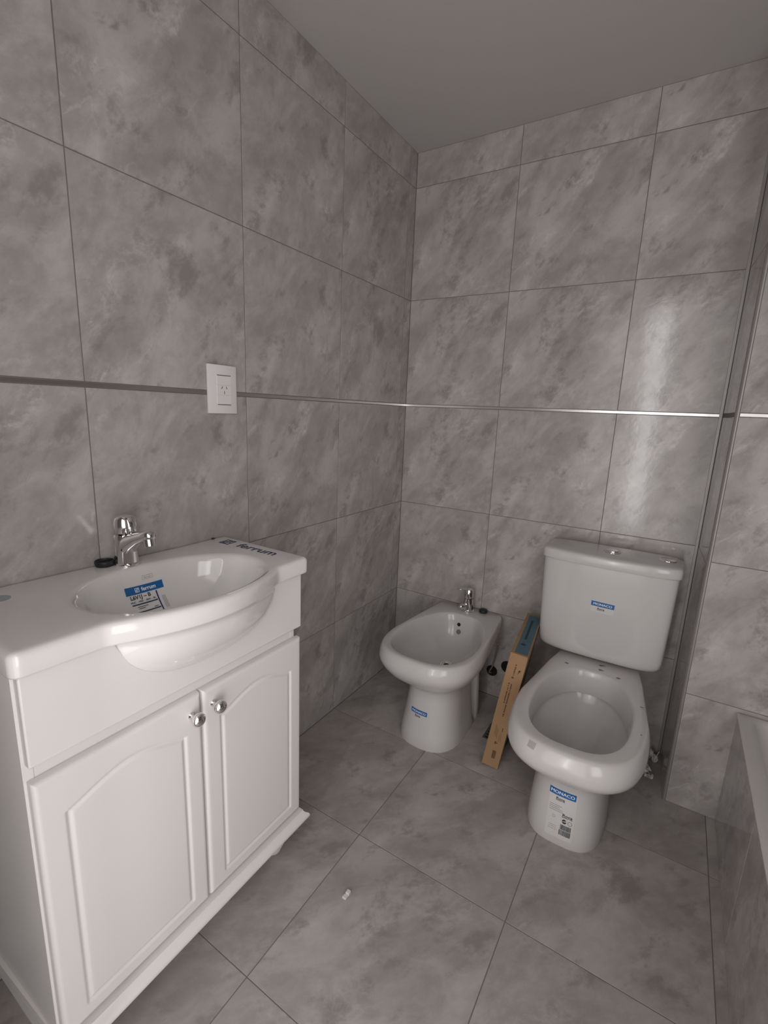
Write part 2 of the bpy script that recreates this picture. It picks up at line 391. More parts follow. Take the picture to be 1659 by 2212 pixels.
def door(y0, y1, z0, z1, ky):
    # a routed door front as one relief surface: cathedral groove and rounded edges
    root_y = (y0+y1)/2
    gy0, gy1, gz0, gz1 = y0+.0475, y1-.0445, .160, .577
    def arch(y):
        t = (y-(gy0+gy1)/2)/((gy1-gy0)/2)
        if abs(t) > 1: return gz1
        return gz1+.030*max(0, math.cos(PI*t/2)**2)**.6
    def d_groove(y, z):
        d = 1e9
        if gz0 <= z <= gz1+.003: d = min(d, abs(y-gy0), abs(y-gy1))
        if gy0 <= y <= gy1:
            e = .004; sl_ = (arch(min(gy1, y+e))-arch(max(gy0, y-e)))/(2*e)
            d = min(d, abs(z-arch(y))/math.sqrt(1+sl_*sl_), abs(z-gz0)*1.0)
        for cy, cz in ((gy0, gz0), (gy1, gz0)): d = min(d, math.hypot(y-cy, z-cz))
        return d
    xs = .315
    def X(y, z):
        e = min(y-y0, y1-y, z-z0, z1-z); r = .009
        x = xs
        if e < r: x -= r-math.sqrt(max(0, r*r-(r-e)**2))
        d = d_groove(y, z); w = .0078
        if d < w: x -= .0034*(.5+.5*math.cos(PI*d/w))
        return x
    def grid(a, b, fine, step=.0042):
        v = {a, b}
        for k in (0, .0008, .002, .0035, .005, .0065, .009): v |= {a+k, b-k}
        n = int((b-a)/step); v |= {a+(b-a)*i/n for i in range(n+1)}
        for c in fine:
            for k in range(-6, 7): v.add(c+k*.0013)
        v = sorted(v); out = [v[0]]
        for x in v[1:]:
            if x-out[-1] > .0005: out.append(x)
        out[-1] = b; return out
    Y = grid(y0, y1, (gy0, gy1)); Z = grid(z0, z1, (gz0,))
    Z = sorted(set(Z) | {gz1+.033-.0025*i for i in range(24)})
    bm = bmesh.new()
    g = [[bm.verts.new((X(y, z), y, z)) for y in Y] for z in Z]
    for j in range(len(Z)-1):
        for i in range(len(Y)-1): bm.faces.new((g[j][i], g[j][i+1], g[j+1][i+1], g[j+1][i]))
    bd = [g[0][i] for i in range(len(Y))]+[g[j][-1] for j in range(1, len(Z))]+[g[-1][i] for i in range(len(Y)-2, -1, -1)]+[g[j][0] for j in range(len(Z)-2, 0, -1)]
    bk = [bm.verts.new((.2975, v.co.y, v.co.z)) for v in bd]
    for i in range(len(bd)):
        k = (i+1) % len(bd); bm.faces.new((bd[k], bd[i], bk[i], bk[k]))
    bm.faces.new(list(reversed(bk)))
    d = link('door', recalc(bm), M['lacquer'], van, angle=60)
    kb = bmesh.new()
    lathe(kb, [(.0075, -.0005), (.0072, .002), (.0045, .004), (.0042, .010), (.0075, .0135), (.0125, .018), (.0150, .0235), (.0145, .029), (.0105, .0335), (.005, .0355), (0, .036)], 24, (.3148, ky, .6215), (1, 0, 0))
    k = link('knob', kb, M['chrome'], None, smooth=True); attach(k, d); k['label'] = 'small round chrome knob'
    return d
door(DY0, -1.381, .124, .6615, -1.407)
door(-1.3765, DY1, .124, .6615, -1.352)
bm = bmesh.new()
prof = [(.0, .088), (.329, .088), (.336, .0905), (.3395, .096), (.3395, .102), (.336, .107), (.329, .110), (.325, .114), (.324, .118), (.0, .118)]
ya, yb_ = -1.712, -1.052
ins = [0, 0, .003, .0065, .0065, .003, -.004, -.008, -.009, 0]
rings = []
for y, s in ((ya, 1), (yb_, -1)):
    rings.append([(max(x, .004), y + s*(.0395-.0395+max(0, .0065-i)*.8 if True else 0), z) for (x, z), i in zip(prof, ins)])
loft(bm, rings, True, True)
link('plinth_moulding', recalc(bm), M['lacquer'], van, angle=35)
for x, y in ((.268, -1.128), (.268, -1.632), (.05, -1.128), (.05, -1.632)):
    bm = bmesh.new()
    lathe(bm, [(.017, 0), (.020, .002), (.023, .010), (.030, .026), (.034, .044), (.034, .056), (.030, .068), (.022, .074), (.022, .079), (.030, .082), (.030, .0885)], 28, (x, y, 0))
    link('foot', bm, M['lacquer'], van, smooth=True)

# ------------------------------------------------------------------ washbasin top
sink = thing('washbasin', (.18, -1.37, SZB), 'white ceramic washbasin top with oval bowl, lying on the vanity cabinet', 'sink')
OX, OY, OAX, OAY = .219, -1.352, .136, .197               # opening
SY0, SY1, SD = -1.706, -1.050, .329
def LZ(y): return .010*max(0, (-1.20-y)/.5)
def front(y):
    t = (y+1.366)/.205
    return SD+(.054*(1-t*t)**1.15 if abs(t) < 1 else 0)
out = []
rad = .016
n1 = 90
for i in range(n1+1):
    y = SY0+rad+(SY1-SY0-2*rad)*i/n1; out.append((front(y), y))
for i in range(1, 8): a = PI/2*i/8; out.append((SD-rad+rad*math.cos(a), SY1-rad+rad*math.sin(a)))
for i in range(18): out.append((SD-rad-(SD-rad-.006)*i/17, SY1))
for i in range(1, 40): out.append((.002, SY1+(SY0-SY1)*i/40))
for i in range(18): out.append((.006+(SD-rad-.006)*i/17, SY0))
for i in range(1, 8): a = -PI/2+PI/2*i/8; out.append((SD-rad+rad*math.cos(a), SY0+rad+rad*math.sin(a)))
no = len(out); nrm = []
for i in range(no):
    a, b = Vector(out[i-1]), Vector(out[(i+1) % no]); t = (b-a).normalized(); nrm.append(Vector((t.y, -t.x)))
# outline runs +y along the front: outward normal is +x
def ring_o(off, z): return [Vector((p[0]-n.x*off if n.x*off < p[0] else p[0], p[1]-n.y*off, z)) for p, n in zip(out, nrm)]
ang = [math.atan2(p[1]-OY, p[0]-OX) for p in out]
def ring_e(k, z, cx=OX, cy=OY, ax=OAX, ay=OAY, nn=2.15):
    r = []
    for a in ang:
        c, s = math.cos(a), math.sin(a)
        q = (abs(c/ax)**nn+abs(s/ay)**nn)**(-1/nn)*k
        r.append(Vector((cx+q*c, cy+q*s, z)))
    return r
R0 = []
for k in [i/14 for i in range(14)] :                      # outer bowl, from the bottom up
    k = math.sin(PI/2*k); 
    if k < .02: continue
    R0.append([Vector((BCX+(p.x-BCX), BCY+(p.y-BCY), SZB-BD*math.sqrt(max(0, 1-k**BN)))) for p in ring_e(k, 0, BCX, BCY, BAX, BAY, BN)])
R0.append(ring_e(1.0, SZB, BCX, BCY, BAX, BAY, BN))
# keep the bowl rim inside the skirt: clip every ray from the centre at the inset outline
lim = ring_o(.006, SZB)
lr = [math.hypot(q.x-OX, q.y-OY)*.985 for q in lim]
for r_ in R0:
    for i, p in enumerate(r_):
        d = math.hypot(p.x-OX, p.y-OY)
        if d > lr[i]: r_[i] = Vector((OX+(p.x-OX)*lr[i]/d, OY+(p.y-OY)*lr[i]/d, p.z))
rings = R0+[ring_o(.005, SZB+.0002), ring_o(.001, SZB+.0015), ring_o(0, SZB+.005), ring_o(0, SZT-.012), ring_o(.0012, SZT-.0065), ring_o(.004, SZT-.0028), ring_o(.008, SZT-.0007), ring_o(.014, SZT)]
rings += [ring_e(1.10, SZT), ring_e(1.065, SZT-.0008), ring_e(1.035, SZT-.003), ring_e(1.01, SZT-.0068), ring_e(.99, SZT-.012), ring_e(.97, SZT-.0205)]
for k in (.93, .88, .82, .75, .66, .56, .45, .33, .2, .1):
    z = SZT-.014-.118*(1-k**2.3)**.72
    rings.append(ring_e(k, z, OX-.012*(1-k), OY))
for r_ in rings:
    for p in r_: p.z += LZ(p.y)
bm = bmesh.new(); loft(bm, rings, True, True); recalc(bm)
slab = link('basin_slab', bm, M['sink'], sink, smooth=True)
sb = bvh_of(slab)
bm = bmesh.new()
zd = sb.ray_cast(Vector((OX-.012, OY, 1)), Vector((0, 0, -1)))[0].z
lathe(bm, [(.028, zd+.0002), (.027, zd+.0030), (.020, zd+.0035), (.017, zd+.0012), (0, zd+.001)], 28, (OX-.012, OY, 0))
link('waste_ring', bm, M['chrome'], sink, smooth=True)['label'] = 'chrome waste ring at the bottom of the bowl'

def logo(bm, fr, u, v, s, lift=0):
    # rounded square outline with a stylised mark inside
    w = .13*s
    for a in ((-.5, -.5, .5, -.5+w/s), (-.5, .5-w/s, .5, .5), (-.5, -.5, -.5+w/s, .5), (.5-w/s, -.5, .5, .5)):
        patch(bm, fr, u+a[0]*s, v+a[1]*s, u+a[2]*s, v+a[3]*s, lift, 2, 2)
    for a in ((-.06, -.32, .06, .32), (-.30, -.02, .30, .09), (.0, .22, .30, .32), (-.30, -.32, .0, -.22), (-.30, -.32, -.20, 0)):
        patch(bm, fr, u+a[0]*s, v+a[1]*s, u+a[2]*s, v+a[3]*s, lift, 2, 2)
fr = Frame((.10, -1.093, SZT), (1, .02, 0), (-.02, 1, 0), None, .0004)
bm = bmesh.new(); text_bm(bm, 'ferrum', .044, fr, .081, .001, bold=.0008, sx=1.13, shear=0)
link('lettering', bm, M['navy'], sink)['label'] = 'dark ferrum lettering printed on the deck'
bm = bmesh.new(); logo(bm, fr, -.033, .001, .035)
link('emblem', bm, M['navy'], sink)['label'] = 'dark square emblem printed on the deck'
bm = bmesh.new(); disc(bm, Frame((.075, -1.625, SZT+LZ(-1.625)), (1, 0, 0), (0, 1, -.02), None, .0006), 0, 0, .017)
link('round_seal', bm, M['paleprint'], sink)['label'] = 'pale blue-grey round seal at the left end of the deck'
# product sticker in the bowl
fr = Frame((.125, -1.361, .831), (.04, 1, .0), (-.62, .025, .78), sb, .0006)
ST = fr
stk = link('sticker', patch(bmesh.new(), fr, -.046, .014, .046, .032, 0, 16, 4), M['blue'], sink); stk['label'] = 'blue headed product sticker in the bowl'
bm = bmesh.new(); text_bm(bm, 'ferrum', .0125, fr, .010, .0232, .0004, bold=.0003); logo(bm, fr, -.0175, .0230, .0100, .0004)
a = link('lettering', bm, M['white']); attach(a, stk); a['label'] = 'white ferrum lettering and emblem'
bm = bmesh.new(); text_bm(bm, 'L6V1J – B', .0125, fr, -.014, .0060, .0006, bold=.0003); text_bm(bm, 'VNC – M05 – 00M – BL', .0062, fr, -.011, -.0035, .0006, bold=.0002)
for k, (u, w) in enumerate(((-.017, .026), (-.020, .016), (.013, .010))): patch(bm, fr, u-w/2, -.0165-.0042*k, u+w/2, -.0152-.0042*k, .0006, 6, 1)
a = link('lettering', bm, M['ink']); attach(a, stk)
bm = bmesh.new(); patch(bm, fr, -.040, -.0112, .022, -.0085, .0007, 12, 1); patch(bm, fr, -.040, -.0300, .022, -.0275, .0007, 12, 1); patch(bm, fr, .0235, -.038, .0265, .0115, .0007, 1, 14)
a = link('rule', bm, M['navy']); attach(a, stk); a['label'] = 'navy rules of the sticker'
bm = bmesh.new()
for k in range(3): patch(bm, fr, .034+.0032*k, -.035, .0350+.0032*k, -.004, .0006, 1, 8)
a = link('small_print', bm, M['greyink']); attach(a, stk); a['kind'] = 'stuff'
fr2 = Frame((.098, -1.347, .868), (.04, 1, 0), (-.62, .025, .78), sb, .0006)
bm = bmesh.new()
for a in ((-.013, -.004, .013, -.0034), (-.013, .0034, .013, .004), (-.013, -.004, -.0124, .004), (.0124, -.004, .013, .004)): patch(bm, fr2, *a, 0, 6, 2)
text_bm(bm, 'ferrum', .006, fr2, 0, 0, 0)
link('maker_mark', bm, M['greyink'], sink)['label'] = 'faint grey maker mark above the sticker'

# ------------------------------------------------------------------ basin tap
FX, FY, FZ = .046, -1.368, SZT+LZ(-1.368)
tap = thing('basin_tap', (FX, FY, FZ), 'chrome single-lever basin tap at the back of the washbasin', 'tap')
bm = bmesh.new()
lathe(bm, [(.0285, .0003), (.0290, .004), (.0280, .0055), (.0255, .007), (.0250, .020), (.0245, .045), (.0243, .062), (.0240, .070), (.0228, .074), (.0, .075)], 40, (FX, FY, FZ))
link('body', bm, M['chrome'], tap, angle=40)
bm = bmesh.new()
P = [(.008, 0, .046), (.030, 0, .060), (.056, 0, .072), (.080, 0, .081), (.097, 0, .086), (.104, 0, .0868), (.1085, 0, .0868)]
rings = []
for i, p in enumerate(P):
    hw = [.021, .0190, .0160, .0142, .0135, .0110, .004][i]; hh = [.024, .0175, .0130, .0115, .0115, .0085, .003][i]
    rings.append([Vector((FX+p[0]+math.sin(a)*hh*-.25, FY+hw*sg(math.cos(a))*abs(math.cos(a))**.75, FZ+p[2]+hh*sg(math.sin(a))*abs(math.sin(a))**.75)) for a in [2*PI*k/28 for k in range(28)]])
loft(bm, rings, True, True); link('spout', recalc(bm), M['chrome'], tap, angle=50)
bm = bmesh.new(); lathe(bm, [(.0115, -.019), (.0125, -.018), (.0125, .004), (.0105, .006)], 28, (FX+.094, FY, FZ+.080), (-.18, 0, 1)); link('aerator', bm, M['chrome'], tap, angle=40)
bm = bmesh.new(); lathe(bm, [(.0, -.0194), (.0105, -.0194)], 24, (FX+.094, FY, FZ+.080), (-.18, 0, 1)); link('outlet', bm, M['hole'], tap)
bm = bmesh.new()
lathe(bm, [(.0215, .076), (.0225, .078), (.0222, .098), (.0210, .108), (.0175, .1145), (.0100, .1175), (0, .118)], 36, (FX, FY, FZ)); link('lever_cap', bm, M['chrome'], tap, smooth=True)
bm = bmesh.new()
rings = []
for x, z, hw, hh in ((.006, .112, .012, .004), (.018, .1155, .0125, .0045), (.028, .112, .012, .0055), (.0325, .100, .0115, .0050), (.0325, .086, .0105, .0045), (.031, .078, .009, .004)):
    d = Vector((hh, 0, 0)) if z < .108 else Vector((hh*.4, 0, hh))
    rings.append([Vector((FX+x, FY, FZ+z))+d*math.sin(a)+Vector((0, hw, 0))*math.cos(a) for a in [2*PI*k/20 for k in range(20)]])
loft(bm, rings, True, True); link('lever', recalc(bm), M['chrome'], tap, smooth=True)
bm = bmesh.new()
lathe(bm, [(.0150, .0006), (.0185, .001), (.0195, .0055), (.0205, .009), (.0200, .0125), (.0165, .0135), (.0155, .0105), (.0, .0095)], 32, (.0235, -1.4065, SZT+LZ(-1.4065)))
box(bm, .0235-.002, .0235+.002, -1.4065-.0155, -1.4065+.0155, SZT+.013, SZT+.0185)
tag(link('rubber_plug', bm, M['black'], angle=40), 'round black rubber plug lying on the washbasin left of the tap', 'plug')
bm = bmesh.new(); bmesh.ops.create_icosphere(bm, subdivisions=2, radius=1)
for v in bm.verts: v.co = Vector((.012+v.co.x*.0045, -1.098+v.co.y*.006, SZT+.0017+v.co.z*.0016*(1+.3*math.sin(9*v.co.x))))
tag(link('dark_chip', bm, M['black']), 'tiny dark chip on the washbasin deck by the wall next to the ferrum lettering', 'debris')

# ------------------------------------------------------------------ socket plate
SX = .0
sw = thing('wall_socket', (SX, -1.045, 1.3015), 'white wall socket plate on the left wall above the washbasin', 'socket')
link('plate', B(SX+.0003, SX+.0085, -1.0935, -.9965, 1.236, 1.3665, bev=.0025), M['plastic'], sw, angle=40)
fr = Frame((SX+.0085, -1.042, 1.3), (0, 1, 0), (0, 0, 1), None, .0)
for a, b in ((1.3135, 1.3375), (1.2868, 1.3125), (1.2620, 1.2858)):
    link('module', B(SX+.008, SX+.0095, -1.0655, -1.0165, a, b, bev=.0006, seg=1), M['plastic'], sw)
for z in (1.3390, 1.2602): link('slot', B(SX+.008, SX+.0088, -1.064, -1.018, z-.0008, z+.0008), M['hole'], sw)
fr = Frame((SX+.0095, -1.041, 1.3005), (0, 1, 0), (0, 0, 1), None, .0003)
for u, v, r in ((-.0075, .0055, -.5), (.0075, .0055, .5), (0, -.0075, 0)):
    bm = bmesh.new(); c, s = math.cos(r), math.sin(r)
    bm.faces.new([bm.verts.new(fr.at(u+a*c-b*s, v+a*s+b*c)) for a, b in ((-.0009, -.0038), (.0009, -.0038), (.0009, .0038), (-.0009, .0038))])
    link('pin_slot', bm, M['hole'], sw)

# ------------------------------------------------------------------ toilet
TCX = .957
toi = thing('toilet', (TCX, -.40, 0), 'white close-coupled toilet without a seat, against the back wall', 'toilet')
def S(yf, yc, yb, w, wbk, nf, nb, z): return sect(TCX+.001, yf, yc, yb, w, wbk, nf, nb, z)
out_t = [(-.640, -.46, -.10, .115, .098, 3.1, 5, 0), (-.642, -.46, -.10, .116, .098, 3.1, 5, .006), (-.638, -.46, -.10, .1135, .096, 3.1, 5, .05), (-.630, -.46, -.10, .108, .094, 3.0, 5, .12), (-.622, -.45, -.10, .103, .092, 2.8, 5, .17),
         (-.624, -.44, -.10, .102, .092, 2.5, 5, .195), (-.634, -.45, -.10, .109, .093, 2.6, 5, .221), (-.660, -.46, -.10, .128, .096, 2.6, 5, .241), (-.698, -.47, -.09, .154, .104, 2.6, 5, .262), (-.735, -.49, -.07, .180, .114, 2.7, 5, .287),
         (-.756, -.49, -.05, .1925, .122, 2.8, 6, .309), (-.764, -.49, -.04, .1965, .127, 2.85, 7, .328), (-.761, -.49, -.035, .1955, .130, 2.85, 8, .348), (-.755, -.49, -.032, .192, .130, 2.85, 8, .366), (-.747, -.49, -.031, .1875, .130, 2.85, 8, .3785), (-.741, -.49, -.032, .184, .129, 2.85, 8, .3835), (-.734, -.49, -.034, .179, .127, 2.85, 8, .3855)]
in_t = [(-.709, -.47, -.240, .148, .126, 2.8, 2.8, .3855), (-.705, -.47, -.244, .145, .122, 2.8, 2.8, .3835), (-.701, -.47, -.248, .142, .118, 2.8, 2.8, .376), (-.696, -.47, -.252, .138, .115, 2.7, 2.7, .340), (-.691, -.46, -.258, .135, .112, 2.6, 2.6, .304), (-.692, -.46, -.257, .136, .113, 2.6, 2.6, .300),
        (-.702, -.46, -.246, .147, .123, 2.5, 2.5, .303), (-.712, -.46, -.234, .158, .134, 2.5, 2.5, .310), (-.713, -.46, -.233, .158, .134, 2.5, 2.5, .300), (-.706, -.46, -.243, .150, .126, 2.5, 2.5, .282), (-.666, -.46, -.262, .124, .104, 2.4, 2.4, .254), (-.613, -.46, -.30, .090, .078, 2.3, 2.3, .223), (-.600, -.48, -.36, .076, .067, 2.1, 2.2, .190),
        (-.586, -.50, -.43, .056, .051, 2, 2, .155), (-.578, -.51, -.45, .048, .044, 2, 2, .125)]
bm = bmesh.new(); loft(bm, [S(*s) for s in out_t+in_t], True, True); recalc(bm)
bowl = link('bowl', bm, M['ceramic'], toi, angle=55)
tbv = bvh_of(bowl)
bm = bmesh.new(); loft(bm, [S(-.5795, -.508, -.4485, .0495, .0455, 2, 2, .136)], False, True)
o = link('water', bm, M['ceramic'], toi)
wm = bpy.data.materials.new('water'); t, b = nt(wm); b.inputs['Base Color'].default_value = (.9, .93, .93, 1); b.inputs['Roughness'].default_value = .02; b.inputs['Transmission Weight'].default_value = 1; b.inputs['IOR'].default_value = 1.33
o.data.materials[0] = wm
KX = .9465
def TS(w, yf, yb, z, n=7, bow=0):
    pts = []
    for i in range(96):
        a = 2*PI*i/96; c, s = math.cos(a), math.sin(a)
        x = w*sg(c)*abs(c)**(2/n); y = sg(s)*abs(s)**(2/n)
        yy = (yf+yb)/2+(yb-yf)/2*y
        if s < 0: yy += bow*(x/w)**2*abs(y)
        pts.append(Vector((KX+x, yy, z)))
    return pts
bm = bmesh.new()
loft(bm, [TS(.165, -.155, -.05, .3975, 4), TS(.190, -.170, -.035, .3985, 5, .006), TS(.203, -.179, -.022, .405, 5.5, .010), TS(.210, -.185, -.015, .418, 6, .012), TS(.2125, -.188, -.012, .440, 6.5, .013), TS(.2175, -.190, -.010, .60, 7, .014), TS(.2215, -.194, -.008, .7525, 7, .015)], True, True)
link('tank', recalc(bm), M['ceramic'], toi, angle=50)
bm = bmesh.new()
loft(bm, [TS(.2230, -.196, -.007, .7535, 8, .015), TS(.2265, -.2015, -.005, .7545, 8, .018), TS(.2280, -.203, -.004, .758, 8, .018), TS(.2275, -.2025, -.004, .780, 8, .018), TS(.2260, -.201, -.005, .7865, 8, .018), TS(.2225, -.197, -.008, .7905, 8, .018), TS(.211, -.186, -.014, .7935, 7, .016), TS(.15, -.15, -.04, .7985, 6, .01)], True, True)
link('tank_lid', recalc(bm), M['ceramic'], toi, angle=50)
link('tank_support', B(KX-.09, KX+.09, -.100, -.05, .3845, .3985, bev=.003), M['ceramic'], toi)
bm = bmesh.new(); lathe(bm, [(.029, .7965), (.029, .8005), (.0255, .802), (.024, .800), (.0, .799)], 32, (KX+.003, -.116, 0)); o = link('flush_button', bm, M['chrome'], toi, angle=40)
bm = bmesh.new(); lathe(bm, [(.0215, .800), (.0205, .804), (.016, .805), (0, .8055)], 32, (KX+.003, -.116, 0)); a = link('button_cap', bm, M['chrome']); attach(a, o)
bm = bmesh.new(); lathe(bm, [(.029, .7930), (.028, .7978), (.024, .7985), (.022, .7968), (0, .7966)], 32, (KX+.176, -.092, 0)); link('overflow_cap', bm, M['chrome'], toi, angle=40)['label'] = 'round chrome cap at the right end of the tank lid'
# seat fixing holes, smudges and tape on the rim
fr = Frame((TCX, -.45, .386), (1, 0, 0), (0, 1, 0), tbv, .0006)
bm = bmesh.new()
bm.free()
for x, y in ((-.089, .212), (.083, .210)): link('seat_fixing_hole', disc(bmesh.new(), fr, x-.004, y, .0070, ry=.0045, n=14), M['stain'], toi)
def blotch(name, pts, m, par, f):
    b_ = bmesh.new()
    for x, y, rx, ry, a in pts:
        c, s = math.cos(a), math.sin(a); P_ = []
        for k in range(14):
            t_ = 2*PI*k/14; q = 1+.25*math.sin(3*t_+x*90); u, v = rx*q*math.cos(t_), ry*q*math.sin(t_)
            P_.append(b_.verts.new(f.at(x+u*c-v*s, y+u*s+v*c)))
        b_.faces.new(P_)
    return link(name, b_, m, par)
for q_ in ((.020, .232, .009, .005, 0), (.018, .268, .011, .005, .4), (.168, .062, .013, .0045, -.6), (.170, -.086, .0022, .0022, 0)): blotch('dirt_smudge', [q_], M['stain'], toi, fr)
# labels
tkv = bvh_of([o for o in bpy.data.objects if o.name.startswith('tank') and 'lid' not in o.name][0])
def brand_label(fr, w, h, parent, roca=True, s=1.0):
    st = link('sticker', patch(bmesh.new(), fr, -w/2, -h/2, w/2, h/2, 0, 14, 3), M['blue'], parent); st['label'] = 'blue MONACO sticker'
    bm = bmesh.new(); text_bm(bm, 'MONACO', h*.67, fr, 0, 0, .0006, bold=.0006, sx=1.13)
    a = link('lettering', bm, M['white']); attach(a, st)
    if roca:
        bm = bmesh.new(); roca_mark(bm, fr, -.004*s, -h*.5-.0085*s, .0105*s)
        a = link('lettering', bm, M['ink']); attach(a, st)
    return st
def roca_mark(bm, fr, u, v, size):
    text_bm(bm, 'Roca', size, fr, u, v, .0004, bold=.0002, sx=1.25)
    w = size*1.35; patch(bm, fr, u-w, v-size*.62, u+w*.25, v-size*.50, .0004, 6, 1); patch(bm, fr, u+w*.45, v-size*.62, u+w*.95, v-size*.50, .0004, 4, 1)
fr = Frame((.950, -.20, .618), (1, 0, -.02), (.02, 0, 1), tkv, .0006)
link('label_backing', patch(bmesh.new(), fr, -.038, -.031, .038, .012, -.0003, 4, 2), M['clear'], toi)
brand_label(fr, .076, .018, toi, s=.9)
fr = Frame((.955, -.66, .165), (1, 0, 0), (0, 0, 1), tbv, .0007, .012)
lb = link('label_backing', patch(bmesh.new(), fr, -.036, -.140, .042, .014, -.0004, 14, 14), M['clear'], toi); lb['label'] = 'clear backing sheet of the pedestal label'
brand_label(fr, .076, .0200, toi, s=.95)
bm = bmesh.new(); roca_mark(bm, fr, .022, -.062, .0115)
disc(bm, fr, .015, -.0805, .0062, .0004, a0=.5, a1=PI+.2, n=10); disc(bm, fr, .015, -.0815, .0062, .0004, a0=PI+.3, a1=2*PI, n=10)
disc(bm, fr, .031, -.0815, .0062, .0004, r2=.0054)
x = 0.006; random.seed(3)
while x < .036:
    w = random.choice((.0006, .0009, .0015)); patch(bm, fr, x, -.108, x+w, -.0925, .0004, 1, 2); x += w+random.choice((.0006, .0009))
x = .004
while x < .036:
    w = random.choice((.0006, .0009, .0015)); patch(bm, fr, x, -.126, x+w, -.1095, .0004, 1, 2); x += w+random.choice((.0006, .0009))
link('label_print', bm, M['ink'], toi)['label'] = 'Roca lettering, round marks and barcode'
bm = bmesh.new()
for k, (w) in enumerate((.036, .030, .038, .040)): patch(bm, fr, -.032, -.041-.0055*k, -.032+w, -.0398-.0055*k, .0004, 8, 1)
disc(bm, fr, -.016, -.076, .0045, .0004, r2=.0038)
for k in range(3): patch(bm, fr, -.028, -.105-.006*k, -.004, -.1043-.006*k, .0004, 6, 1)
link('small_print', bm, M['greyink'], toi)['kind'] = 'stuff'
fr = Frame((.872, -.74, .372), (.93, -.37, 0), (0, 0, 1), tbv, .0007)
link('tape_scrap', patch(bmesh.new(), fr, -.011, -.008, .011, .008, 0, 5, 4), M['tape'], toi)

# ------------------------------------------------------------------ bidet
BX = .412
bid = thing('bidet', (BX, -.30, 0), 'white floor-standing bidet in the corner of the left and back walls', 'bidet')
def notch(y, z):
    k = 1.0
    if .03 < z < .30:
        e = min(1, (z-.03)/.03)*min(1, (.30-z)/.04)
        k -= .36*e*math.exp(-((y+.222)/.017)**2)
        k += .05*e*math.exp(-((y+.178)/.016)**2)
        k -= .14*e/(1+math.exp(-(y+.140)/.006))
    return k
def Q(yf, yc, yb, w, wbk, nf, nb, z, cx=.405): return sect(cx, yf, yc, yb, w, wbk, nf, nb, z, N=320, notch=notch)
out_b = [(-.508, -.36, -.075, .124, .116, 2.5, 5, 0, .413), (-.510, -.36, -.075, .125, .116, 2.5, 5, .005, .413), (-.502, -.36, -.075, .119, .112, 2.5, 5, .05, .413), (-.492, -.36, -.075, .110, .108, 2.4, 5, .12, .413), (-.487, -.35, -.075, .102, .104, 2.4, 5, .19, .413), (-.488, -.35, -.075, .101, .103, 2.4, 5, .225, .412),
         (-.502, -.36, -.06, .112, .110, 2.5, 5, .248, .410), (-.534, -.37, -.045, .140, .122, 2.6, 5, .270, .407), (-.566, -.38, -.03, .166, .136, 2.7, 6, .295), (-.589, -.38, -.02, .183, .145, 2.75, 8, .322), (-.601, -.38, -.010, .193, .150, 2.8, 12, .345), (-.603, -.38, -.006, .195, .151, 2.8, 14, .362), (-.599, -.38, -.005, .1925, .151, 2.8, 14, .381), (-.593, -.38, -.005, .189, .150, 2.8, 14, .394), (-.588, -.38, -.007, .1855, .148, 2.8, 14, .3995), (-.581, -.38, -.010, .1805, .145, 2.8, 14, .402)]
in_b = [(-.572, -.36, -.106, .168, .126, 2.7, 3.2, .402), (-.566, -.36, -.111, .1635, .121, 2.7, 3.2, .400), (-.560, -.36, -.115, .160, .117, 2.7, 3.2, .392), (-.552, -.36, -.119, .155, .113, 2.6, 3, .370), (-.540, -.35, -.126, .147, .107, 2.6, 3, .338), (-.515, -.34, -.138, .133, .098, 2.5, 2.8, .306), (-.470, -.33, -.165, .108, .085, 2.3, 2.6, .282), (-.41, -.32, -.21, .078, .064, 2.2, 2.3, .268), (-.36, -.31, -.25, .035, .035, 2, 2, .262)]
bm = bmesh.new(); loft(bm, [Q(*s) for s in out_b+in_b], True, True); recalc(bm)
bbody = link('bowl', bm, M['ceramic'], bid, angle=55); bbv = bvh_of(bbody)
bm = bmesh.new(); lathe(bm, [(.027, .2635), (.026, .2665), (.0195, .267), (.017, .2645), (0, .264)], 28, (BX+.014, -.314, 0)); wr_ = link('waste_ring', bm, M['chrome'], bid, angle=40)
bm = bmesh.new(); lathe(bm, [(.013, .2650), (0, .2652)], 20, (BX+.014, -.314, 0)); a = link('waste_opening', bm, M['hole']); attach(a, wr_)
fr = Frame((BX-.017, -.13, .34), (1, 0, 0), (0, .15, 1), bbv, .0008)
bm = bmesh.new(); disc(bm, fr, -.004, .019, .0080); link('overflow_hole', bm, M['hole'], bid)
bm = bmesh.new(); disc(bm, fr, 0, -.012, .0105); link('overflow_hole', bm, M['stain'], bid)
fr = Frame((.400, -.53, .140), (1, .0, 0), (0, 0, 1), bbv, .0007)
brand_label(fr, .070, .0175, bid, s=.85)
